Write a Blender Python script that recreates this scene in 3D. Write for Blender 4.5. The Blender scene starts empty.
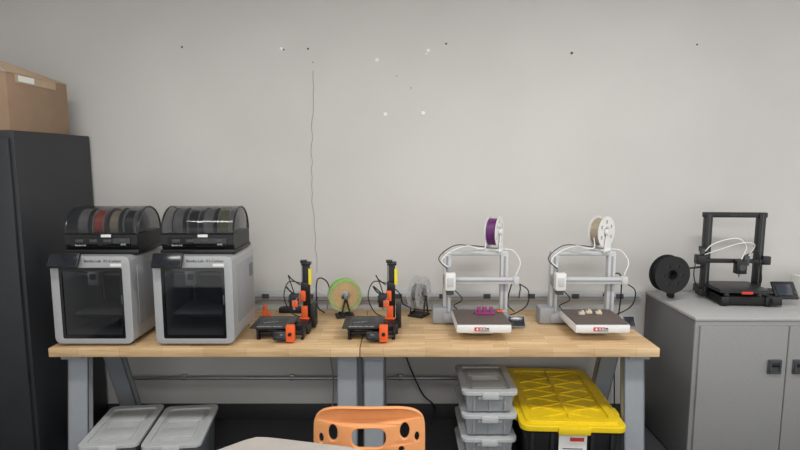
import bpy, bmesh, math, random
from mathutils import Matrix, Vector
random.seed(3)
sc=bpy.context.scene
try:
    sc.view_settings.view_transform='Standard'
except Exception: pass
R=math.radians
def lin(c):
    return tuple(((v/255)/12.92 if v/255<=0.04045 else ((v/255+0.055)/1.055)**2.4) for v in c)+(1,)
# ---------------- materials
def mat(name,rgb,rough=.5,metal=0,var=.08,nscale=30,bump=0,alpha=1,emit=0,coat=0,spec=.5,trans=0):
    m=bpy.data.materials.new(name); m.use_nodes=True
    nt=m.node_tree; b=nt.nodes['Principled BSDF']
    b.inputs['Roughness'].default_value=rough; b.inputs['Metallic'].default_value=metal
    b.inputs['Specular IOR Level'].default_value=spec
    b.inputs['Coat Weight'].default_value=coat
    b.inputs['Transmission Weight'].default_value=trans
    b.inputs['Alpha'].default_value=alpha
    tc=nt.nodes.new('ShaderNodeTexCoord'); n=nt.nodes.new('ShaderNodeTexNoise')
    n.inputs['Scale'].default_value=nscale; n.inputs['Detail'].default_value=4
    nt.links.new(tc.outputs['Object'],n.inputs['Vector'])
    r=nt.nodes.new('ShaderNodeValToRGB'); c=lin(rgb)
    r.color_ramp.elements[0].position=.3; r.color_ramp.elements[1].position=.7
    r.color_ramp.elements[0].color=tuple(max(0,v*(1-var)) for v in c[:3])+(1,)
    r.color_ramp.elements[1].color=tuple(min(1,v*(1+var)) for v in c[:3])+(1,)
    nt.links.new(n.outputs['Fac'],r.inputs['Fac']); nt.links.new(r.outputs['Color'],b.inputs['Base Color'])
    if emit:
        nt.links.new(r.outputs['Color'],b.inputs['Emission Color']); b.inputs['Emission Strength'].default_value=emit
    if bump:
        bp=nt.nodes.new('ShaderNodeBump'); bp.inputs['Strength'].default_value=bump; bp.inputs['Distance'].default_value=.005
        nt.links.new(n.outputs['Fac'],bp.inputs['Height']); nt.links.new(bp.outputs['Normal'],b.inputs['Normal'])
    return m
def wood(name):
    m=bpy.data.materials.new(name); m.use_nodes=True
    nt=m.node_tree; b=nt.nodes['Principled BSDF']; b.inputs['Roughness'].default_value=.42
    tc=nt.nodes.new('ShaderNodeTexCoord')
    br=nt.nodes.new('ShaderNodeTexBrick'); br.inputs['Scale'].default_value=1
    br.inputs['Color1'].default_value=lin((222,192,150)); br.inputs['Color2'].default_value=lin((200,168,124))
    br.inputs['Mortar'].default_value=lin((182,148,108)); br.inputs['Mortar Size'].default_value=.001
    br.inputs['Brick Width'].default_value=.21; br.inputs['Row Height'].default_value=.042; br.offset=.37; br.squash=1
    nt.links.new(tc.outputs['Object'],br.inputs['Vector'])
    mp=nt.nodes.new('ShaderNodeMapping'); mp.inputs['Scale'].default_value=(3,50,50)
    nt.links.new(tc.outputs['Object'],mp.inputs['Vector'])
    n=nt.nodes.new('ShaderNodeTexNoise'); n.inputs['Scale'].default_value=1.5; n.inputs['Detail'].default_value=6
    nt.links.new(mp.outputs['Vector'],n.inputs['Vector'])
    r=nt.nodes.new('ShaderNodeValToRGB'); r.color_ramp.elements[0].color=(.68,.61,.52,1); r.color_ramp.elements[1].color=(1,1,1,1)
    r.color_ramp.elements[0].position=.35; r.color_ramp.elements[1].position=.6
    nt.links.new(n.outputs['Fac'],r.inputs['Fac'])
    mx=nt.nodes.new('ShaderNodeMixRGB'); mx.blend_type='MULTIPLY'; mx.inputs['Fac'].default_value=.6
    nt.links.new(br.outputs['Color'],mx.inputs['Color1']); nt.links.new(r.outputs['Color'],mx.inputs['Color2'])
    nt.links.new(mx.outputs['Color'],b.inputs['Base Color'])
    return m
M={}
M['wall']=mat('painted_plaster',(201,199,196),.85,var=.045,nscale=1.3,bump=.05)
M['ceil']=mat('ceiling_white',(220,218,214),.9,var=.02)
M['carpet']=mat('carpet_charcoal',(62,64,68),.95,var=.4,nscale=120,bump=.6)
M['basebd']=mat('rubber_base',(48,49,52),.6)
M['wood']=wood('butcher_block')
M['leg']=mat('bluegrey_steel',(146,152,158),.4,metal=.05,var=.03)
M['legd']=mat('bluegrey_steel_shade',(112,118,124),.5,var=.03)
M['black']=mat('black_plastic',(24,25,27),.42,var=.1)
M['blackm']=mat('black_matte',(20,20,21),.7,var=.15)
M['blackmetal']=mat('black_metal',(30,31,33),.35,metal=.4,var=.05)
M['locker']=mat('locker_charcoal',(42,44,48),.5,var=.05,nscale=8)
M['lockerd']=mat('locker_gap',(14,15,16),.7)
M['card']=mat('cardboard',(144,120,98),.85,var=.06,nscale=12,bump=.05)
M['cardl']=mat('cardboard_light',(176,154,128),.85,var=.06,nscale=12)
M['paper']=mat('white_paper',(226,226,222),.7,var=.02)
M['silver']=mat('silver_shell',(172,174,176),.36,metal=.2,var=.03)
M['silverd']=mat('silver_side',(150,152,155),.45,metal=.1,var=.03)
M['dglass']=mat('dark_glass_frame',(12,13,15),.08,var=.02,coat=.3)
M['tglass']=mat('tinted_glass',(14,17,22),.03,var=.02,alpha=.48,coat=.5)
M['lid']=mat('smoked_lid',(40,43,47),.05,var=.02,alpha=.50,coat=.3)
M['lidrim']=mat('smoked_lid_rim',(30,32,35),.2,alpha=.92)
M['screen']=mat('screen_glass',(26,30,38),.2,var=.1)
M['addglow']=mat('added_glow',(225,235,255),.5,emit=7)
M['greyin']=mat('interior_grey',(64,66,70),.5)
M['white']=mat('white_plastic',(222,222,220),.4,var=.02)
M['lgrey']=mat('light_grey_plastic',(192,194,196),.42,var=.03)
M['mgrey']=mat('mid_grey_plastic',(146,148,151),.45,var=.03)
M['dgrey']=mat('dark_grey_plastic',(66,68,71),.5,var=.05)
M['alu']=mat('aluminium',(170,172,175),.3,metal=.8,var=.04)
M['orange']=mat('orange_print',(236,96,40),.5,var=.05)
M['chair']=mat('orange_chair_plastic',(228,158,102),.42,var=.03)
M['bed']=mat('textured_plate',(92,80,76),.6,var=.2,nscale=200)
M['bedk']=mat('steel_sheet_black',(40,41,44),.4,var=.15,nscale=80)
M['yellow']=mat('yellow_lid',(232,200,24),.4,var=.04)
M['yellowd']=mat('yellow_label',(232,214,40),.5)
M['binlid']=mat('bin_lid_grey',(184,187,188),.45,var=.04)
M['binbody']=mat('bin_body_translucent',(150,155,158),.35,var=.1,nscale=10)
M['bindark']=mat('bin_body_dark',(92,96,100),.35,var=.2,nscale=9)
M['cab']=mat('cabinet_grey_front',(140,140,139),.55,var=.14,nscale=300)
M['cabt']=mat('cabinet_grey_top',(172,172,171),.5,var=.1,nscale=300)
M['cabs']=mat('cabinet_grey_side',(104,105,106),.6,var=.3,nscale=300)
M['red']=mat('red_sticker',(205,62,48),.5)
M['purple']=mat('purple_filament',(96,34,104),.4,var=.15,nscale=60)
M['tan']=mat('tan_filament',(160,148,128),.4,var=.12,nscale=60)
M['green']=mat('green_filament',(70,185,50),.4,var=.12,nscale=60)
M['amberf']=mat('amber_filament',(206,150,80),.4,var=.12,nscale=60)
M['redf']=mat('red_filament',(176,66,46),.4,var=.12,nscale=60)
M['greyf']=mat('grey_filament',(120,120,122),.4,var=.12,nscale=60)
M['blackf']=mat('black_filament',(22,22,24),.35,var=.2,nscale=60)
M['whitef']=mat('beige_print',(205,192,168),.5,var=.06,nscale=60)
M['olive']=mat('olive_filament',(116,118,88),.4,var=.12,nscale=60)
M['beigeflange']=mat('amber_flange',(214,200,160),.25,var=.1,alpha=.3)
M['clear']=mat('clear_flange',(205,208,210),.12,var=.03,alpha=.35)
M['tubew']=mat('ptfe_tube',(232,232,228),.4,var=.02)
M['laminate']=mat('pale_laminate',(170,164,157),.4,var=.08,nscale=9)
M['edge']=mat('birch_edge',(196,160,120),.5,var=.08)
M['pinkp']=mat('magenta_print',(140,50,110),.5)
M['crack']=mat('crack_dark',(145,142,138),.9)
M['hole']=mat('anchor_dark',(80,75,70),.8)
M['patch']=mat('spackle_white',(236,236,234),.8)
M['glow']=mat('light_diffuser',(255,250,242),.5,emit=3)
M['marblue']=mat('dark_screen',(44,50,62),.15,coat=.3)
# ---------------- builder
def T(x=0,y=0,z=0,rx=0,ry=0,rz=0):
    return Matrix.Translation((x,y,z))@Matrix.Rotation(R(rz),4,'Z')@Matrix.Rotation(R(ry),4,'Y')@Matrix.Rotation(R(rx),4,'X')
def cr(pts,n=8):
    P=[Vector(p) for p in pts]; P=[2*P[0]-P[1]]+P+[2*P[-1]-P[-2]]; out=[]
    for i in range(1,len(P)-2):
        for k in range(n):
            t=k/n; a,b,c,d=P[i-1],P[i],P[i+1],P[i+2]
            out.append(.5*((2*b)+(-a+c)*t+(2*a-5*b+4*c-d)*t*t+(-a+3*b-3*c+d)*t**3))
    out.append(P[-2]); return out
class B:
    def __init__(s): s.bm=bmesh.new(); s.mats=[]
    def _in(s,b2,mx,m):
        if m not in s.mats: s.mats.append(m)
        i=s.mats.index(m)
        for f in b2.faces: f.material_index=i
        bmesh.ops.transform(b2,matrix=mx,verts=b2.verts)
        me=bpy.data.meshes.new('tmp'); b2.to_mesh(me); b2.free(); s.bm.from_mesh(me); bpy.data.meshes.remove(me)
        return s
    def box(s,c,sz,m,bev=0,rot=(0,0,0),seg=2,taper=None):
        b=bmesh.new(); bmesh.ops.create_cube(b,size=1)
        for v in b.verts:
            v.co=Vector((v.co.x*sz[0],v.co.y*sz[1],v.co.z*sz[2]))
            if taper and v.co.z<0: v.co.x*=taper[0]; v.co.y*=taper[1]
        if bev: bmesh.ops.bevel(b,geom=b.edges[:],offset=min(bev,min(sz)*.49),segments=seg,affect='EDGES',profile=.5)
        return s._in(b,T(*c,*rot),m)
    def cyl(s,c,r,h,m,rot=(0,0,0),seg=28,r2=None,bev=0):
        b=bmesh.new(); bmesh.ops.create_cone(b,cap_ends=True,segments=seg,radius1=r,radius2=r if r2 is None else r2,depth=h)
        if bev:
            e=[e for e in b.edges if abs(e.verts[0].co.z-e.verts[1].co.z)<1e-6]
            bmesh.ops.bevel(b,geom=e,offset=bev,segments=2,affect='EDGES',profile=.5)
        return s._in(b,T(*c,*rot),m)
    def lathe(s,c,prof,m,rot=(0,0,0),seg=40,closed=True):
        b=bmesh.new(); rings=[]
        for k in range(seg):
            a=2*math.pi*k/seg; rings.append([b.verts.new((r*math.cos(a),r*math.sin(a),z)) for r,z in prof])
        n=len(prof)
        for k in range(seg):
            A=rings[k]; C=rings[(k+1)%seg]
            for j in range(n if closed else n-1):
                b.faces.new((A[j],C[j],C[(j+1)%n],A[(j+1)%n]))
        bmesh.ops.recalc_face_normals(b,faces=b.faces)
        return s._in(b,T(*c,*rot),m)
    def tube(s,pts,r,m,seg=8,smooth=True):
        P=cr(pts) if smooth and len(pts)>2 else [Vector(p) for p in pts]
        b=bmesh.new(); rings=[]; up=None
        for i,p in enumerate(P):
            t=(P[min(i+1,len(P)-1)]-P[max(i-1,0)]).normalized()
            if up is None: up=t.orthogonal().normalized()
            up=(up-t*up.dot(t))
            up=up.normalized() if up.length>1e-6 else t.orthogonal().normalized()
            sd=t.cross(up)
            rings.append([b.verts.new(p+r*(math.cos(2*math.pi*k/seg)*up+math.sin(2*math.pi*k/seg)*sd)) for k in range(seg)])
        for A,C in zip(rings,rings[1:]):
            for k in range(seg): b.faces.new((A[k],A[(k+1)%seg],C[(k+1)%seg],C[k]))
        b.faces.new(rings[0]); b.faces.new(rings[-1])
        bmesh.ops.recalc_face_normals(b,faces=b.faces)
        return s._in(b,Matrix.Identity(4),m)
    def hull(s,vs,fs,m):
        b=bmesh.new(); V=[b.verts.new(v) for v in vs]
        for f in fs: b.faces.new([V[i] for i in f])
        bmesh.ops.recalc_face_normals(b,faces=b.faces)
        return s._in(b,Matrix.Identity(4),m)
    def plate(s,outer,holes,th,mx,m,bev=0,fn=None):
        cu=bpy.data.curves.new('c','CURVE'); cu.dimensions='2D'; cu.fill_mode='BOTH'; cu.extrude=th/2; cu.bevel_depth=bev
        for L in [outer]+holes:
            sp=cu.splines.new('POLY'); sp.points.add(len(L)-1); sp.use_cyclic_u=True
            for p,q in zip(sp.points,L): p.co=(q[0],q[1],0,1)
        o=bpy.data.objects.new('c',cu); sc.collection.objects.link(o)
        dg=bpy.context.evaluated_depsgraph_get(); dg.update()
        me=bpy.data.meshes.new_from_object(o.evaluated_get(dg)); bpy.data.objects.remove(o)
        b=bmesh.new(); b.from_mesh(me); bpy.data.meshes.remove(me)
        bmesh.ops.remove_doubles(b,verts=b.verts,dist=1e-5)
        if fn:
            for v in b.verts: v.co=Vector(fn(v.co))
        return s._in(b,mx,m)
    def text(s,t,size,mx,m,th=.0006,align='CENTER'):
        cu=bpy.data.curves.new('t','FONT'); cu.body=t; cu.size=size; cu.extrude=th; cu.align_x=align; cu.align_y='CENTER'
        o=bpy.data.objects.new('t',cu); sc.collection.objects.link(o)
        dg=bpy.context.evaluated_depsgraph_get(); dg.update()
        me=bpy.data.meshes.new_from_object(o.evaluated_get(dg)); bpy.data.objects.remove(o)
        b=bmesh.new(); b.from_mesh(me); bpy.data.meshes.remove(me)
        return s._in(b,mx,m)
    def done(s,name,parent=None,loc=(0,0,0),rz=0,label=None,category=None,kind=None,group=None,sharp=35):
        me=bpy.data.meshes.new(name); s.bm.to_mesh(me); s.bm.free()
        for m in s.mats: me.materials.append(M[m])
        try: me.shade_smooth(); me.set_sharp_from_angle(angle=R(sharp))
        except Exception: pass
        o=bpy.data.objects.new(name,me); sc.collection.objects.link(o)
        o.location=loc; o.rotation_euler=(0,0,R(rz))
        if parent: o.parent=parent
        for k,v in (('label',label),('category',category),('kind',kind),('group',group)):
            if v: o[k]=v
        return o
def thing(name,loc,label,category,group=None,rz=0):
    e=bpy.data.objects.new(name,None); e.empty_display_size=.05; sc.collection.objects.link(e)
    e.location=loc; e.rotation_euler=(0,0,R(rz)); e['label']=label; e['category']=category
    if group: e['group']=group
    return e
def dup(root,loc,label=None,rz=0):
    def rec(o,par):
        n=o.copy(); sc.collection.objects.link(n)
        if par: n.parent=par
        for c in list(o.children): rec(c,n)
        return n
    n=rec(root,None); n.location=loc; n.rotation_euler=(0,0,R(rz))
    if label: n['label']=label
    return n
def rr(w,h,r,cx=0,cy=0,n=6):
    o=[]
    for sx,sy,a0 in ((1,1,0),(-1,1,90),(-1,-1,180),(1,-1,270)):
        for k in range(n+1):
            a=R(a0+90*k/n); o.append((cx+sx*(w/2-r)+r*abs(math.cos(a))*sx,cy+sy*(h/2-r)+r*abs(math.sin(a))*sy))
    return o
def circ(r,cx=0,cy=0,n=32,sy=1): return [(cx+r*math.cos(2*math.pi*k/n),cy+sy*r*math.sin(2*math.pi*k/n)) for k in range(n)]
# ---------------- room
WY=3.38
B().box((0.3,WY+.05,1.5),(7.4,.1,3.0),'wall').done('wall_back',kind='structure')
B().box((-3.05,.8,1.5),(.1,5.15,3.0),'wall').done('wall_left',kind='structure')
B().box((0.3,.8,-.05),(7.4,5.26,.1),'carpet').done('floor',kind='structure')
B().box((0.3,.8,3.05),(7.4,5.26,.1),'ceil').done('ceiling',kind='structure')
B().box((.5,WY-.006,.052),(6.9,.012,.104),'basebd',.003).done('baseboard_back',kind='structure')
c=B(); c.tube([(-1.75,WY-.03,.29),(.5,WY-.03,.29)],.011,'alu',12,False)
for x in (-1.4,-.7,0,.45): c.box((x,WY-.015,.29),(.03,.03,.035),'alu',.003)
c.done('wall_conduit',label='thin metal conduit clipped low along the wall',category='conduit')
c=B(); c.box((.27,WY-.02,.835),(2.52,.04,.05),'lgrey',.006)
c.box((.27,WY-.043,.828),(2.48,.006,.010),'mgrey',.001)
for i in range(9): c.box((-.85+i*.28,WY-.045,.835),(.045,.01,.030),'dgrey',.003)
c.done('power_strip',label='long grey outlet strip mounted on the wall behind the printers',category='power strip')
mk=[(-1.322,2.37,'hole',.006),(-.72,2.36,'patch',.010),(-.705,2.355,'hole',.005),(-.558,2.36,'hole',.006),(-.14,2.294,'patch',.012),(.17,2.35,'patch',.011),(.16,2.33,'patch',.006),
(.28,2.39,'hole',.006),(1.043,2.335,'hole',.008),(1.80,2.385,'hole',.005),(.067,2.128,'hole',.003),(-.091,1.97,'patch',.012),(.141,1.975,'patch',.014),(-.53,2.28,'hole',.003),(-.02,2.2,'hole',.003)]
for x,z,m,r in mk:
    b=B(); b.lathe((x,WY-.002,z),[(0.0001,-.002),(r,-.002),(r*.9,.002),(0.0001,.003)],m,(90,0,0),14)
    b.done('wall_anchor' if m=='hole' else 'wall_patch',label='small dark screw hole drilled in the grey wall' if m=='hole' else 'small white filler patch on the grey wall',category='wall mark',group='old fixing marks on the wall')
pts=[]; z=2.23; x=-.53
while z>.95:
    pts.append((x,WY-.0005,z)); z-=.05; x=-.54-.012*math.sin(z*5)+random.uniform(-.006,.006)
b=B(); b.tube(pts,.0017,'crack',5)
b.done('wall_crack',label='thin vertical crack running down the plaster wall',category='crack')
# ---------------- workbenches
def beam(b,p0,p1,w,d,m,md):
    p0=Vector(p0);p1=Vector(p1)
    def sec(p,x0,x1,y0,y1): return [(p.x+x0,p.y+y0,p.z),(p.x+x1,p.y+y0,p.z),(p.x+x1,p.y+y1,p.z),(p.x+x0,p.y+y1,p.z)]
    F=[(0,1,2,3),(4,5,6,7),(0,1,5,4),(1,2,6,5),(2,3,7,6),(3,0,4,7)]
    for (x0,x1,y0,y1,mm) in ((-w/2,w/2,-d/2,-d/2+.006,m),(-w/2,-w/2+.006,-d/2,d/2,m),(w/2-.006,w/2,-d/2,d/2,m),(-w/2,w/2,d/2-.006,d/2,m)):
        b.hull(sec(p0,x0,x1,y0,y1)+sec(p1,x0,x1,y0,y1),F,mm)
def bench(x0,x1,l0,l1,label):
    cx=(x0+x1)/2; w=x1-x0
    t=thing('workbench',(cx,2.947,0),label,'workbench','maple-topped workbenches')
    B().box((0,0,.737),(w,.706,.046),'wood',.004).done('benchtop',t)
    for lx in (l0-cx,l1-cx):
        for yt,yb in ((-.235,-.315),(.03,.30)):
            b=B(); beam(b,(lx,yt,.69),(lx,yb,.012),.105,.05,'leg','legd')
            b.box((lx,yb,.006),(.115,.07,.012),'black',.003)
            b.done('leg',t)
        B().box((lx,-.03,.701),(.105,.58,.024),'leg',.003).done('bracket',t)
    B().box(((l0+l1)/2-cx,.06,.67),(l1-l0-.11,.03,.05),'leg',.003).done('crossbar',t)
    return t
bench(-1.752,-.202,-1.662,-.272,'maple butcher-block workbench on blue-grey steel legs, beside the black locker')
bench(-.198,1.295,-.135,1.21,'maple butcher-block workbench on blue-grey steel legs, beside the grey cabinet')
# ---------------- locker + box
lk=thing('storage_locker',(-2.37,3.02,0),'tall charcoal-black steel locker against the wall with cardboard box on top','locker')
B().box((0,.01,.925),(.924,.66,1.82),'locker',.006).box((0,.01,.008),(.90,.64,.016),'lockerd').done('body',lk)
for sx in (-1,1):
    d=B().box((sx*.225,-.332,.93),(.44,.02,1.74),'locker',.006).done('door',lk)
    B().box((sx*.06,-.348,1.05),(.025,.012,.16),'alu',.004).box((sx*.06,-.358,1.05),(.014,.02,.1),'alu',.004).done('handle',d)
cb=thing('cardboard_box',(-2.24,2.955,1.836),'brown cardboard shipping box with loose top flap on the locker','box',rz=0)
B().box((0,0,.1425),(.62,.49,.285),'card',.004).done('body',cb)
b=B(); b.hull([(.312,-.245,.284),(.312,.245,.284),(.27,.245,.30),(.25,-.245,.345),(.312,-.245,.289),(.312,.245,.289),(.27,.245,.305),(.25,-.245,.350)],[(0,1,2,3),(4,5,6,7),(0,1,5,4),(1,2,6,5),(2,3,7,6),(3,0,4,7)],'cardl')
b.done('flap',cb)
b=B(); b.hull([(.30,-.247,.285),(.02,-.247,.285),(.02,-.247,.37),(.22,-.247,.350),(.30,-.244,.285),(.02,-.244,.285),(.02,-.244,.37),(.22,-.244,.350)],[(0,1,2,3),(4,5,6,7),(0,1,5,4),(1,2,6,5),(2,3,7,6),(3,0,4,7)],'cardl')
b.done('flap',cb)
B().box((.311,-.02,.262),(.002,.32,.04),'cardl').box((.3115,-.10,.264),(.003,.12,.03),'paper').done('packing_tape',cb)
# ---------------- enclosed printers
def enclosed():
    t=thing('enclosed_3d_printer',(-1.53,2.823,.76),'silver boxy enclosed 3D printer with dark glass door on the workbench','3D printer','enclosed printers')
    mx=T(0,0,.2375,90,0,0)
    b=B(); b.plate(rr(.389,.44,.028),[rr(.335,.345,.012,0,-.008)],.385,mx,'silver')
    b.box((0,0.186,.23),(.34,.01,.36),'greyin')
    for x in (-.15,.15):
        for y in (-.15,.15): b.cyl((x,y,.009),.018,.018,'black')
    b.done('body',t)
    b=B(); b.plate(rr(.389,.44,.03),[rr(.318,.365,.010,0,-.016)],.012,T(0,-.1975,.2375,90),'silver',.002); b.done('front_frame',t)
    for sx in (-1,1):
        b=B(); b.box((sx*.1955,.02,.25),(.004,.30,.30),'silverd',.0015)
        for k in range(6): b.box((sx*.198,.12,.30+.012*k),(.003,.06,.005),'dgrey')
        b.done('side_panel',t)
    b=B(); b.text('Bambu Lab  X1-Carbon',.019,T(.065,-.2062,.436,90),'black'); b.done('brand_lettering',t)
    B().box((.130,-.2062,.416),(.055,.0012,.014),'paper').done('sticker',t)
    d=B(); d.plate(rr(.316,.363,.010),[rr(.285,.325,.008)],.008,T(0,-.199,.2215,90),'dglass')
    d.box((0,-.1975,.2215),(.286,.003,.326),'tglass')
    d=d.done('door',t)
    B().box((.150,-.2055,.24),(.008,.008,.05),'greyin',.003).done('handle',d)
    b=B(); b.box((-.112,-.226,.442),(.15,.016,.078),'black',.006,(-30,0,0)); b.box((-.112,-.235,.446),(.136,.004,.062),'screen',.001,(-30,0,0)); b.done('touch_screen',t)
    b=B(); b.box((0,.0,.15),(.27,.27,.012),'mgrey',.003); b.box((0,.0,.135),(.24,.24,.018),'greyin',.004)
    for x in (-.12,.12): b.cyl((x,.12,.22),.005,.33,'alu')
    b.done('print_bed',t)
    b=B(); b.box((0,-.03,.335),(.32,.012,.014),'alu'); b.box((-.06,-.055,.325),(.06,.05,.085),'lgrey',.008); b.box((-.06,-.082,.33),(.03,.006,.03),'black',.002); b.done('print_head',t)
    B().box((-.10,-.12,.386),(.06,.015,.006),'addglow').done('added_glow_bar',t)  # glowing bar added to give the bluish highlight behind the door glass
    return t
e1=enclosed()
dup(e1,(-1.025,2.823,.76))
def feeder():
    t=thing('filament_feeder',(-1.505,2.83,1.2185),'black filament feeder box with smoked curved lid on a silver printer','filament feeder','filament feeders')
    b=B(); b.plate([(-.12,.018),(-.105,.0),(.105,0),(.135,.02),(.14,.10),(-.14,.10),(-.142,.05)],[],.366,T(0,0,0,90,0,90),'black',.0)
    b.box((0,0,.012),(.38,.29,.024),'black',.008)
    b.done('body',t)
    b=B(); b.box((0,-.144,.062),(.30,.006,.045),'dglass',.003)
    for i in range(4): b.box((-.105+.07*i,-.148,.068),(.04,.004,.016),'greyin',.002)
    b.text('AMS',.014,T(.115,-.149,.05,90),'lgrey'); b.text('Bambu Lab',.012,T(-.1,-.149,.046,90),'lgrey'); b.done('front_panel',t)
    B().box((.03,-.1475,.094),(.05,.001,.014),'paper').done('sticker',t)
    b=B(); n=18
    prof=[(.138*math.cos(math.pi*k/n),.101+.132*math.sin(math.pi*k/n)) for k in range(n+1)]
    W=.183
    bm=bmesh.new(); rings=[]
    for x,s in ((-W,.90),(-W*.985,.96),(-W*.95,1),(W*.95,1),(W*.985,.96),(W,.90)):
        rings.append([bm.verts.new((x,-p[0]*s,.101+(p[1]-.101)*s)) for p in prof])
    for A,C in zip(rings,rings[1:]):
        for k in range(n): bm.faces.new((A[k],A[k+1],C[k+1],C[k]))
    bm.faces.new(rings[0]); bm.faces.new(rings[-1]); bmesh.ops.recalc_face_normals(bm,faces=bm.faces)
    b._in(bm,Matrix.Identity(4),'lid')
    l=b.done('lid',t)
    b=B()
    for sx in (-1,1):
        b.tube([(sx*W*.99,-p[0]*.97,.101+(p[1]-.101)*.97) for p in prof],.0045,'lidrim',6,False)
    b.tube([(-W,-.139,.103),(W,-.139,.103)],.005,'lidrim',6,False)
    b.box((0,-.146,.108),(.05,.012,.012),'black',.003)
    b.done('lid_rim',l)
    return t
f1=feeder()
f2=dup(f1,(-1.02,2.83,1.2185))
# ---------------- spools
def spool(loc,rot,r,w,fr,fl,fi,label,group=None,cut=True,ho=None,inner=None):
    t=thing('filament_spool',loc,label,'filament spool',group); t.rotation_euler=tuple(R(a) for a in rot)
    holes=[circ(.026)]
    if cut: holes+= [rr(.022,.016,.006,.058*math.cos(a),.058*math.sin(a),3) for a in [k*math.pi/3 for k in range(6)]]
    b=B()
    for s_ in (-1,1): b.plate(circ(r,n=48),holes,.003,T(0,0,s_*(w/2-.0015)),fl)
    b.lathe((0,0,0),[(.026,-w/2),(.032,-w/2),(.032,w/2),(.026,w/2)],fl)
    b.done('reel',t)
    q=w/2-.004; r0=ho or .033; prof=[(r0,-q)]+[(fr-(.0012 if k%2 else 0),-q+2*q*k/16) for k in range(17)]+[(r0,q)]
    b=B().lathe((0,0,0),prof,fi,seg=40)
    if inner: b.lathe((0,0,0),[(.033,-q),(r0,-q),(r0,q),(.033,q)],inner,seg=40)
    b.done('filament',t)
    return t
cols1=['greyf','redf','tan','blackf']; cols2=['greyf','blackf','greyf','olive']
nm={'greyf':'grey','redf':'red-orange','green':'green','blackf':'black','olive':'olive','tan':'tan','whitef':'white'}
for cx,cols in ((-1.505,cols1),(-1.02,cols2)):
    for i,cc in enumerate(cols):
        spool((cx-.117+.078*i,2.83,1.2185+.128),(0,90,0),.094,.058,.08 if cc!='greyf' else .088,'clear' if i%2 else 'dgrey',cc,'spool of %s filament inside the smoked feeder box'%nm[cc],'spools inside the feeders',cut=False)
def holder(loc,label):
    t=thing('spool_stand',loc,label,'spool stand','black spool stands')
    b=B(); b.box((0,0,.005),(.11,.10,.010),'black',.003)
    for y in (-.045,.045):
        b.plate([(-.034,0),(.034,0),(.007,.12),(-.007,.12)],[[(-.022,.010),(.022,.010),(.004,.09),(-.004,.09)]],.005,T(0,y,.010,90),'black')
    b.done('frame',t)
    B().cyl((0,0,.132),.007,.1,'alu',(90,0,0)).done('rod',t); return t
spool((-.33,3.15,.892),(90,0,14),.1,.06,.095,'beigeflange','green','clear-sided spool of green and amber filament standing behind a small printer','open spools on the bench',cut=False,ho=.076,inner='amberf')
h1=holder((-.33,3.15,.76),'black stand holding the green filament spool by the wall'); h1.rotation_euler=(0,0,R(14)); h1.scale=(1,1,.93)
s2=spool((.115,3.17,.902),(90,0,60),.1,.06,.05,'clear','greyf','nearly empty clear spool standing behind a small printer','open spools on the bench')
h2=holder((.115,3.17,.76),'black stand holding the nearly empty clear spool'); h2.rotation_euler=(0,0,R(60))
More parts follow.
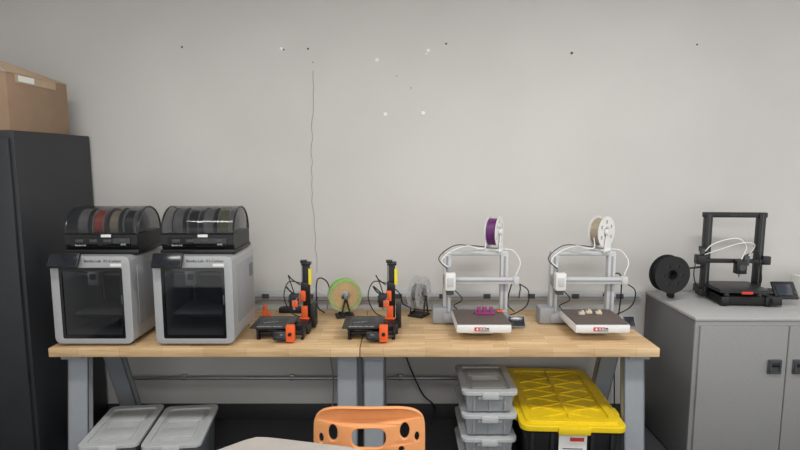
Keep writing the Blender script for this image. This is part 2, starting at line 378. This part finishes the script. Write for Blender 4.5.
# ---------------- small single-column printers
def mini():
    t=thing('small_3d_printer',(-.655,2.80,.7605),'small black and orange single-column 3D printer with open bed','3D printer','small orange-trimmed printers')
    b=B()
    for y in (-.06,.06): b.box((.03,y,.03),(.24,.02,.02),'blackmetal',.002)
    for x in (-.085,.15): b.box((x,0,.028),(.012,.17,.05),'blackmetal',.003)
    for x in (-.08,.145):
        for y in (-.07,.07): b.cyl((x,y,.004),.009,.008,'blackm',seg=12)
    b.box((.10,.07,.028),(.14,.13,.05),'black',.004)
    b.done('base_frame',t)
    b=B(); b.box((-.01,0,.058),(.17,.17,.014),'blackmetal',.003); b.box((-.012,0,.070),(.215,.215,.006),'bedk',.002)
    b.text('ORIGINAL PRUSA',.017,T(-.02,-.088,.0735),'lgrey'); b.text('MINI+',.03,T(-.03,-.01,.0735,0,0,20),'mgrey')
    b.tube([(-.08,-.06,.0732),(.06,-.06,.0732),(.06,.07,.0732),(-.08,.07,.0732),(-.08,-.06,.0732)],.0006,'mgrey',4,False); b.done('print_bed',t)
    b=B(); b.box((.045,-.126,.036),(.075,.03,.045),'black',.006,(-20,0,0)); b.box((.038,-.144,.042),(.045,.003,.026),'screen',.001,(-20,0,0))
    b.box((.096,-.128,.052),(.044,.036,.085),'orange',.005); b.cyl((.096,-.150,.052),.009,.014,'black',(90,0,0)); b.box((.075,-.10,.02),(.05,.04,.03),'black',.003); b.done('control_panel',t)
    b=B(); b.box((.135,.15,.205),(.034,.034,.30),'blackmetal',.002); b.box((.152,.15,.205),(.002,.012,.30),'blackm')
    b.cyl((.112,.145,.20),.004,.30,'alu'); 
    b.box((.135,.15,.36),(.052,.05,.016),'black',.004); b.box((.12,.15,.372),(.036,.034,.014),'black',.004); b.done('column',t)
    b=B(); b.box((.125,.125,.09),(.035,.02,.07),'orange',.004); b.box((.125,.13,.05),(.055,.04,.02),'orange',.004)
    b.box((.172,.15,.07),(.03,.08,.13),'black',.004); b.done('column_base',t)
    B().box((.157,.128,.29),(.016,.002,.09),'yellowd').done('label_tag',t)
    b=B(); b.box((.118,.12,.185),(.03,.03,.06),'orange',.005); b.cyl((.108,.01,.20),.004,.21,'alu',(90,0,0),12); b.cyl((.108,.01,.175),.004,.21,'alu',(90,0,0),12)
    b.box((.108,-.06,.187),(.03,.010,.036),'orange',.004); b.box((.128,.13,.235),(.04,.04,.05),'black',.005); b.done('arm',t)
    b=B(); b.box((.088,.02,.185),(.045,.045,.07),'black',.006); b.cyl((.064,.02,.19),.018,.008,'dgrey',(0,90,0)); b.cyl((.088,.02,.143),.008,.02,'alu',r2=.008,seg=12); b.done('print_head',t)
    b=B(); b.tube([(.09,.02,.22),(.07,.03,.28),(.05,.07,.31),(.06,.11,.28),(.10,.14,.24)],.003,'black'); b.done('cable',t)
    b=B(); b.tube([(.08,.03,.22),(.045,.04,.25),(.035,.09,.24),(.06,.12,.20),(.11,.13,.19)],.004,'black'); b.done('cable',t)
    b=B(); b.tube([(.11,.14,.25),(.03,.17,.25),(.0,.18,.16),(.04,.18,.07),(.12,.17,.04)],.003,'black'); b.done('cable',t)
    return t
m1=mini(); dup(m1,(-.18,2.80,.7605))
# ---------------- open-frame large printers
def gantry(loc,fi,rzs,label,slabel):
    t=thing('open_frame_3d_printer',loc,label,'3D printer','pale grey open-frame printers')
    b=B(); b.box((0,-.04,.026),(.15,.40,.04),'lgrey',.01); b.box((0,0,.036),(.385,.12,.062),'mgrey',.02); b.box((-.205,0,.05),(.085,.10,.095),'mgrey',.012)
    for x in (-.15,.15): b.cyl((x,0,.004),.02,.008,'black')
    b.cyl((0,-.2,.004),.02,.008,'black'); b.done('base',t)
    for sx in (-1,1):
        b=B(); b.box((sx*.163,.005,.235),(.044,.045,.345),'lgrey',.006); b.box((sx*.163,-.019,.235),(.012,.003,.31),'mgrey',.001); b.done('tower',t)
    b=B(); b.box((0,.005,.405),(.370,.045,.028),'lgrey',.010); b.done('top_bar',t)
    b=B(); b.box((.05,-.045,.256),(.37,.03,.038),'lgrey',.005); b.box((.05,-.061,.256),(.34,.003,.010),'mgrey',.001)
    b.box((.222,-.045,.256),(.038,.045,.05),'lgrey',.01); b.box((-.16,-.03,.256),(.05,.04,.06),'mgrey',.006); b.done('cross_arm',t)
    b=B(); b.box((-.153,-.092,.262),(.06,.055,.10),'white',.01); b.box((-.153,-.121,.262),(.035,.004,.05),'lgrey',.002); b.box((-.153,-.088,.202),(.04,.04,.03),'dgrey',.004)
    b.cyl((-.153,-.088,.18),.006,.02,'alu',r2=.006,seg=12); b.box((-.153,-.08,.325),(.03,.03,.03),'mgrey',.005); b.done('print_head',t)
    b=B(); b.box((0,-.21,.070),(.285,.28,.046),'white',.012); b.box((0,-.352,.066),(.05,.012,.012),'mgrey',.003); b.done('bed_carriage',t)
    b=B(); b.box((0,-.21,.0955),(.274,.268,.005),'bed',.0015); b.done('print_plate',t)
    b=B(); b.box((-.02,-.3505,.07),(.06,.0015,.02),'red'); b.box((.018,-.3505,.07),(.012,.0018,.014),'black')
    for k in range(3): b.box((-.035+.017*k,-.3515,.07),(.01,.001,.01),'paper')
    b.done('warning_sticker',t)
    b=B(); b.box((.215,-.115,.040),(.10,.012,.066),'mgrey',.005,(-30,0,0)); b.box((.215,-.123,.043),(.088,.003,.054),'screen',.001,(-30,0,0)); b.box((.19,-.07,.02),(.03,.10,.02),'mgrey',.004); b.done('touch_screen',t)
    x0=.105
    b=B(); c_,s_=math.cos(R(rzs)),math.sin(R(rzs))
    for q,hh in ((-.040,.135),(.040,.10)):
        b.plate([(-.035,0),(.035,0),(.014,hh),(-.014,hh)],[],.008,T(x0+q*c_,.01+q*s_,.415,90,0,90+rzs),'white')
    b.box((x0,.01,.424),(.10,.06,.014),'white',.004,(0,0,rzs)); b.cyl((x0,.01,.526),.02,.095,'white',(0,90,rzs),20); b.cyl((x0-.048*c_,.01-.048*s_,.526),.026,.006,'white',(0,90,rzs),20)
    b.done('spool_holder',t)
    b=B(); b.tube([(x0-.06,-.04,.50),(x0-.06,-.05,.445),(x0-.10,-.05,.44),(-.06,-.06,.455),(-.15,-.07,.425),(-.20,-.08,.375),(-.158,-.08,.335)],.003,'tubew')
    b.tube([(.222,-.045,.285),(.245,-.04,.36),(.21,-.02,.42),(.16,-.01,.43)],.003,'tubew'); b.done('guide_tube',t)
    b=B(); b.tube([(x0-.05,0,.44),(-.03,-.05,.455),(-.13,-.05,.455),(-.215,-.07,.39),(-.17,-.08,.33)],.0028,'black'); b.done('cable',t)
    b=B(); b.tube([(.235,-.03,.24),(.30,-.02,.19),(.30,.02,.09),(.22,.05,.03),(.15,.05,.03)],.0035,'black'); b.done('cable',t)
    b=B(); b.tube([(-.14,-.06,.22),(-.08,-.05,.15),(-.12,0,.10),(-.1,.03,.07)],.003,'black'); b.done('cable',t)
    spool((loc[0]+x0,loc[1]+.01,loc[2]+.526),(0,90,rzs),.09,.062,.076,'white',fi,slabel,'spools on top of open-frame printers')
    return t
gantry((.431,3.03,.76),'purple',-26,'pale grey open-frame 3D printer with purple spool on top','white spool of purple filament on top of the open-frame printer')
gantry((1.04,3.03,.76),'tan',-50,'pale grey open-frame 3D printer with tan spool on top','white spool of tan filament on top of the open-frame printer')
def pr(loc,m,label,parts):
    b=B()
    for (c,s_) in parts: b.box(c,s_,m,.002)
    b.done('printed_part',loc=loc,label=label,category='3D print',group='small prints on plates')
zp=.8585
pr((.46,2.86,zp),'pinkp','raised magenta printed part on the brown print plate',[((0,0,.006),(.11,.035,.012)),((-.03,0,.022),(.018,.018,.036)),((.0,0,.022),(.024,.02,.034)),((.035,0,.02),(.018,.02,.04))])
pr((.55,2.90,zp),'orange','small orange printed part on the brown print plate',[((0,0,.004),(.03,.016,.008)),((.01,0,.008),(.01,.012,.016))])
for px_,py_ in ((.985,2.85),(1.03,2.87),(1.08,2.86)):
    pr((px_,py_,zp),'whitef','small beige printed block on the brown print plate',[((0,0,.007),(.032,.024,.014)),((0.004,0,.016),(.016,.014,.012))])
b=B(); b.box((0,0,.02),(.03,.03,.04),'orange',.004); b.cyl((0,0,.055),.012,.035,'orange',seg=16); b.box((.02,0,.012),(.03,.02,.022),'orange',.003)
b.done('printed_clip',loc=(-.80,3.12,.762),label='small orange printed clip standing by the silver printer',category='3D print')
b=B(); b.box((0,0,.016),(.16,.05,.03),'black',.005); b.box((.0,0,.034),(.12,.03,.008),'dgrey',.002)
b.done('power_adapter',loc=(-.66,3.23,.762),label='black power adapter lying near the wall',category='adapter')
def cable(pts,r,label,m='black'):
    B().tube(pts,r,m).done('power_cable',label=label,category='cable',group='power cables')
cable([(-.52,3.325,.83),(-.53,3.27,.80),(-.54,3.2,.768),(-.62,3.1,.766),(-.72,3.06,.766),(-.76,3.12,.766)],.004,'black cable trailing across the benchtop to the outlet strip')
cable([(-.1,3.325,.83),(-.05,3.28,.90),(.0,3.25,.87),(.02,3.28,.80),(.1,3.28,.768),(.2,3.24,.768)],.004,'black cable looping up beside the clear spool')
cable([(-.43,3.325,.83),(-.45,3.25,.95),(-.50,3.2,.97),(-.5,3.18,.82),(-.46,3.2,.767)],.004,'black cable looping beside the small printer')
cable([(.75,3.325,.83),(.74,3.26,.92),(.69,3.2,.98),(.66,3.24,.82),(.70,3.22,.767)],.004,'black cable looping beside the open-frame printer')
cable([(1.28,3.325,.84),(1.30,3.25,.98),(1.33,3.2,1.0),(1.36,3.25,.85),(1.36,3.3,.5),(1.38,3.3,.012)],.004,'black cable hanging beside the grey cabinet')
cable([(0.0,3.335,.80),(.0,3.325,.6),(.05,3.3,.42),(.14,3.28,.22),(.22,3.3,.12),(.2,3.28,.012)],.005,'black cable hanging below the workbench to the floor')
cable([(-.46,3.335,.80),(-.46,3.33,.55),(-.43,3.33,.3),(-.44,3.31,.012)],.004,'thin grey cable hanging below the workbench','mgrey')
# ---------------- grey cabinet
gc=thing('storage_cabinet',(2.055,3.065,0),'low grey speckled steel cabinet with double doors beside the workbench','cabinet')
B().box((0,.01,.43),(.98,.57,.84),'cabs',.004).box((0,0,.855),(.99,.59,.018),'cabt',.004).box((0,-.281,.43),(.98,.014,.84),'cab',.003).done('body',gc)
for sx in (-1,1):
    d=B().box((sx*.236,-.295,.425),(.466,.018,.79),'cab',.004).done('door',gc)
    B().box((sx*.066,-.308,.60),(.075,.010,.08),'dgrey',.006).plate(rr(.06,.065,.008),[rr(.045,.05,.006)],.008,T(sx*.066,-.315,.6,90),'greyin').box((sx*.066,-.314,.61),(.05,.008,.018),'blackmetal',.002).done('handle',d)
# ---------------- black i3-style printer
def ender():
    t=thing('black_3d_printer',(1.975,3.17,.864),'black aluminium-framed 3D printer with open gantry on the grey cabinet','3D printer',rz=-4)
    b=B(); b.box((0,0,.04),(.36,.04,.04),'black',.003)
    for x in (-.12,.12): b.box((x,-.02,.035),(.04,.35,.045),'black',.003)
    b.box((0,-.06,.035),(.28,.25,.045),'blackm',.004); b.box((.15,-.11,.035),(.08,.17,.05),'black',.004)
    for x in (-.12,.12):
        for y in (-.17,.13): b.cyl((x,y,.007),.014,.014,'blackm')
    b.done('base_frame',t)
    b=B(); b.box((-.01,-.075,.086),(.29,.25,.010),'bedk',.003); b.box((-.01,-.075,.094),(.28,.24,.005),'bedk',.001); b.box((-.01,-.205,.084),(.06,.010,.014),'red',.001)
    for x in (-.10,.08):
        for y in (-.16,.01): b.cyl((x,y,.07),.015,.026,'dgrey',seg=18)
    b.done('print_bed',t)
    for sx in (-1,1):
        b=B(); b.box((sx*.15,0,.28),(.038,.042,.47),'black',.003); b.box((sx*.15,-.0215,.28),(.008,.002,.46),'dgrey'); b.done('tower',t)
    b=B(); b.box((0,0,.505),(.36,.03,.03),'black',.004); b.text('Ender-3',.02,T(0,-.0155,.505,90),'dgrey'); b.done('top_bar',t)
    b=B(); b.box((0,-.03,.235),(.35,.022,.024),'black',.002); b.box((-.19,-.02,.24),(.05,.05,.055),'black',.004); b.box((.178,-.03,.24),(.045,.03,.05),'black',.004); b.cyl((-.185,-.03,.29),.014,.03,'dgrey'); b.done('cross_arm',t)
    b=B(); b.box((.02,-.06,.205),(.06,.045,.08),'black',.006); b.cyl((.02,-.084,.205),.018,.006,'dgrey',(90,0,0)); b.cyl((.02,-.06,.155),.007,.022,'alu',r2=.007,seg=12); b.box((.06,-.04,.24),(.03,.03,.06),'dgrey',.004); b.done('print_head',t)
    b=B(); b.box((.235,-.13,.085),(.125,.016,.11),'black',.006,(-38,0,0)); b.box((.225,-.141,.091),(.085,.004,.07),'marblue',.001,(-38,0,0)); b.cyl((.280,-.150,.075),.009,.014,'dgrey',(52,0,0)); b.box((.20,-.10,.05),(.06,.05,.07),'black',.003); b.done('control_panel',t)
    b=B(); b.tube([(-.17,-.03,.29),(-.13,-.05,.34),(-.02,-.07,.375),(.04,-.07,.33),(.025,-.06,.25)],.0035,'tubew'); b.done('guide_tube',t)
    b=B(); b.tube([(-.17,-.03,.27),(-.12,-.06,.30),(.0,-.09,.35),(.08,-.08,.34),(.07,-.05,.27)],.0028,'tubew'); b.done('guide_tube',t)
    b=B(); b.tube([(.06,-.04,.27),(.11,-.06,.30),(.13,-.06,.22),(.15,-.05,.12),(.12,-.05,.05)],.004,'black'); b.done('cable',t)
    b=B(); b.tube([(-.21,-.02,.24),(-.23,-.04,.16),(-.2,-.02,.08),(-.14,0,.04)],.0035,'black'); b.done('cable',t)
    b=B(); b.box((-.175,-.005,.30),(.02,.05,.03),'black',.003); b.tube([(-.17,.0,.19),(-.26,.02,.175),(-.395,.02,.17)],.006,'black',8); b.box((-.395,-.02,.165),(.03,.13,.025),'black',.003); b.box((-.34,.0,.06),(.03,.05,.115),'blackm',.003); b.done('spool_holder',t)
    return t
ender()
spool((1.575,3.10,.864+.165),(90,0,8),.11,.062,.095,'blackm','blackf','black spool of black filament mounted beside the black printer')
wc=thing('white_carton',(2.52,3.20,.865),'small white cardboard carton standing on the grey cabinet near the wall','box')
B().box((0,0,.06),(.20,.16,.12),'paper',.003).done('body',wc)
B().box((0,0,.1215),(.204,.164,.003),'white',.001).done('flap',wc)
# ---------------- bins
def bin_(loc,w,d,h,lid,body,label,rz=0,group='grey lidded storage bins'):
    t=thing('storage_bin',loc,label,'storage bin',group,rz)
    b=B(); b.box((0,0,h/2-.008),(w-.03,d-.03,h-.02),body,.012,taper=(.9,.92))
    for k in (-1,0,1): b.box((k*w*.28,-d/2+.022,h*.45),(.012,.012,h*.7),body,.003)
    b.box((0,-d/2+.012,h-.035),(w*.45,.02,.022),body,.005)
    b.done('body',t)
    l=B(); l.plate(rr(w,d,.03),[rr(w-.06,d-.07,.02)],.016,T(0,0,h-.010),lid,.002); l.box((0,0,h-.014),(w-.05,d-.06,.010),lid,.003)
    for k in (-1,1): l.box((0,k*d*.2,h-.006),(w-.11,.10,.006),lid,.002)
    for k in (-1,1): l.box((k*w*.27,0,h-.0065),(.012,d-.12,.006),lid,.002)
    for k in range(-3,4): l.box((0,k*.012,h-.007),(w-.14,.004,.005),lid,.001)
    l.done('lid',t)
    for k in (-1,1): B().box((0,k*(d/2+.002),h-.022),(w*.3,.014,.036),lid,.005).done('latch',t)
    return t
bin_((-1.465,2.72,0),.285,.44,.30,'binlid','bindark','grey plastic storage bin with ribbed lid on the carpet',7)
bin_((-1.155,2.72,0),.285,.44,.30,'binlid','bindark','grey plastic storage bin with ribbed lid on the carpet',7)
for i in range(4):
    bin_((.465,2.84,.127*i+.001),.285,.38,.125,'binlid','binbody','flat grey lidded bin in a stack under the workbench',0,'stack of flat grey bins')
yt=thing('storage_tote',(.892,2.94,0),'large black storage tote with bright yellow lid under the workbench','storage tote',rz=-3)
b=B(); b.box((0,0,.17),(.48,.70,.335),'black',.02,taper=(.88,.9))
for k in (-2,-1,1,2): b.box((k*.1,-.345,.20),(.02,.02,.25),'black',.005)
b.box((0,-.352,.33),(.5,.03,.02),'black',.004); b.done('body',yt)
b=B(); b.plate(rr(.52,.76,.04),[],.022,T(0,0,.352),'yellow',.004)
b.plate(rr(.46,.70,.035),[rr(.40,.62,.03)],.014,T(0,0,.369),'yellow',.003)
for k in range(-2,3):
    for s_ in (-1,1): b.box((0,k*.115,.368),(.40,.014,.012),'yellow',.003,(0,0,s_*24))
b.box((0,0,.369),(.014,.62,.013),'yellow',.003)
for sx in (-1,1):
    for y in (-.2,.2): b.box((sx*.262,y,.345),(.02,.08,.05),'yellow',.006)
b.box((0,-.385,.346),(.16,.02,.04),'yellow',.006)
b.done('lid',yt)
B().box((.0,-.362,.245),(.14,.003,.14),'paper').box((0.02,-.3645,.29),(.07,.002,.02),'red').box((0,-.3645,.24),(.1,.002,.004),'dgrey').box((0,-.3645,.225),(.1,.002,.004),'dgrey').done('label_sheet',yt)
# ---------------- orange chair
ch=thing('school_chair',(-.115,1.62,-.0),'orange moulded plastic chair with cut-out backrest beside the pale table','chair')
def bend(co):
    x,y,z=co; return (x,y,z+ -1.1*x*x*1.0)
outer=[]
for k in range(25):
    a=math.pi*k/24; outer.append((.205*math.cos(a)**1 if abs(math.cos(a))<.001 else .205*math.copysign(abs(math.cos(a))**.55,math.cos(a)), .20+.10*abs(math.sin(a))**.6))
outer+=[(-.205,.10),(-.19,.03),(-.14,0),(.14,0),(.19,.03),(.205,.10)]
holes=[rr(.134,.080,.034,0,.190),circ(.022,-.132,.205,20,1.6),circ(.022,.132,.212,20,1.6),circ(.013,.178,.185,16,1.7),circ(.013,-.178,.180,16,1.7),rr(.22,.03,.014,0,.10),circ(.015,-.12,.14,16),circ(.015,.12,.145,16)]
b=B(); b.plate(outer,holes,.012,T(0,.235,.488,84,0,0),'chair',.004,fn=bend); b.done('backrest',ch)
b=B(); b.plate(rr(.42,.40,.07),[],.012,T(0,.0,.455),'chair',.004,fn=lambda c:(c[0],c[1],c[2]+.5*c[0]**2)); b.box((0,.205,.475),(.26,.04,.05),'chair',.012,(-25,0,0)); b.done('seat',ch)
for sx in (-1,1):
    for y0,y1 in ((-.15,-.20),(.15,.21)):
        b=B(); b.tube([(sx*.15,y0,.447),(sx*.20,y1,.01)],.011,'alu',12,False); b.cyl((sx*.2,y1,.008),.015,.016,'black'); b.done('leg',ch)
# ---------------- pale table in front
pt=thing('activity_table',(0,1.2,0),'pale laminate activity table with rounded corner and birch edge','table')
poly=[(-.46,.563),(-.43,.558),(-.17,.500),(-.11,.475),(.10,.33),(.45,.08),(.52,-.35),(-.85,-.45),(-.95,.10),(-.92,.20),(-.53,.545),(-.495,.565)]
b=B(); b.plate(poly[::-1],[],.004,T(0,0,.738),'laminate'); b.plate([(x*.999,y*.999) for x,y in poly][::-1],[],.026,T(0,0,.723),'edge'); b.done('tabletop',pt)
for x,y in ((-.46,.43),(.36,.05),(.42,-.28),(-.78,-.3)):
    B().cyl((x,y,.36),.02,.70,'alu',seg=16).cyl((x,y,.012),.024,.024,'black').done('leg',pt)
# ---------------- lights
def area(name,loc,sx,sy,e,col=(1,.985,.965)):
    L=bpy.data.lights.new(name,'AREA'); L.shape='RECTANGLE'; L.size=sx; L.size_y=sy; L.energy=e; L.color=col
    o=bpy.data.objects.new(name,L); sc.collection.objects.link(o); o.location=loc; return o
for i,(x,y,e) in enumerate(((-1.2,1.5,22),(1.2,1.5,36),(-.2,-.8,40))):
    fx=thing('ceiling_light',(x,y,2.94),'long white ceiling light panel fixed to the ceiling','ceiling light','ceiling lights')
    B().box((0,0,.03),(1.3,.34,.06),'white',.005).done('housing',fx)
    B().box((0,0,-.004),(1.24,.28,.008),'glow').done('diffuser',fx)
    area('lamp_light',(x,y,2.925),1.24,.28,e)
w=bpy.data.worlds.new('w'); sc.world=w; w.use_nodes=True
bg=w.node_tree.nodes['Background']; bg.inputs[0].default_value=(1,.995,.985,1); bg.inputs[1].default_value=1.27
# ---------------- camera
cam=bpy.data.cameras.new('camera'); cam.sensor_width=36; cam.lens=36*540/800; cam.clip_start=.05
co=bpy.data.objects.new('camera',cam); sc.collection.objects.link(co); co.location=(0,0,1.69); co.rotation_euler=(R(90-6.86),0,0)
sc.camera=co
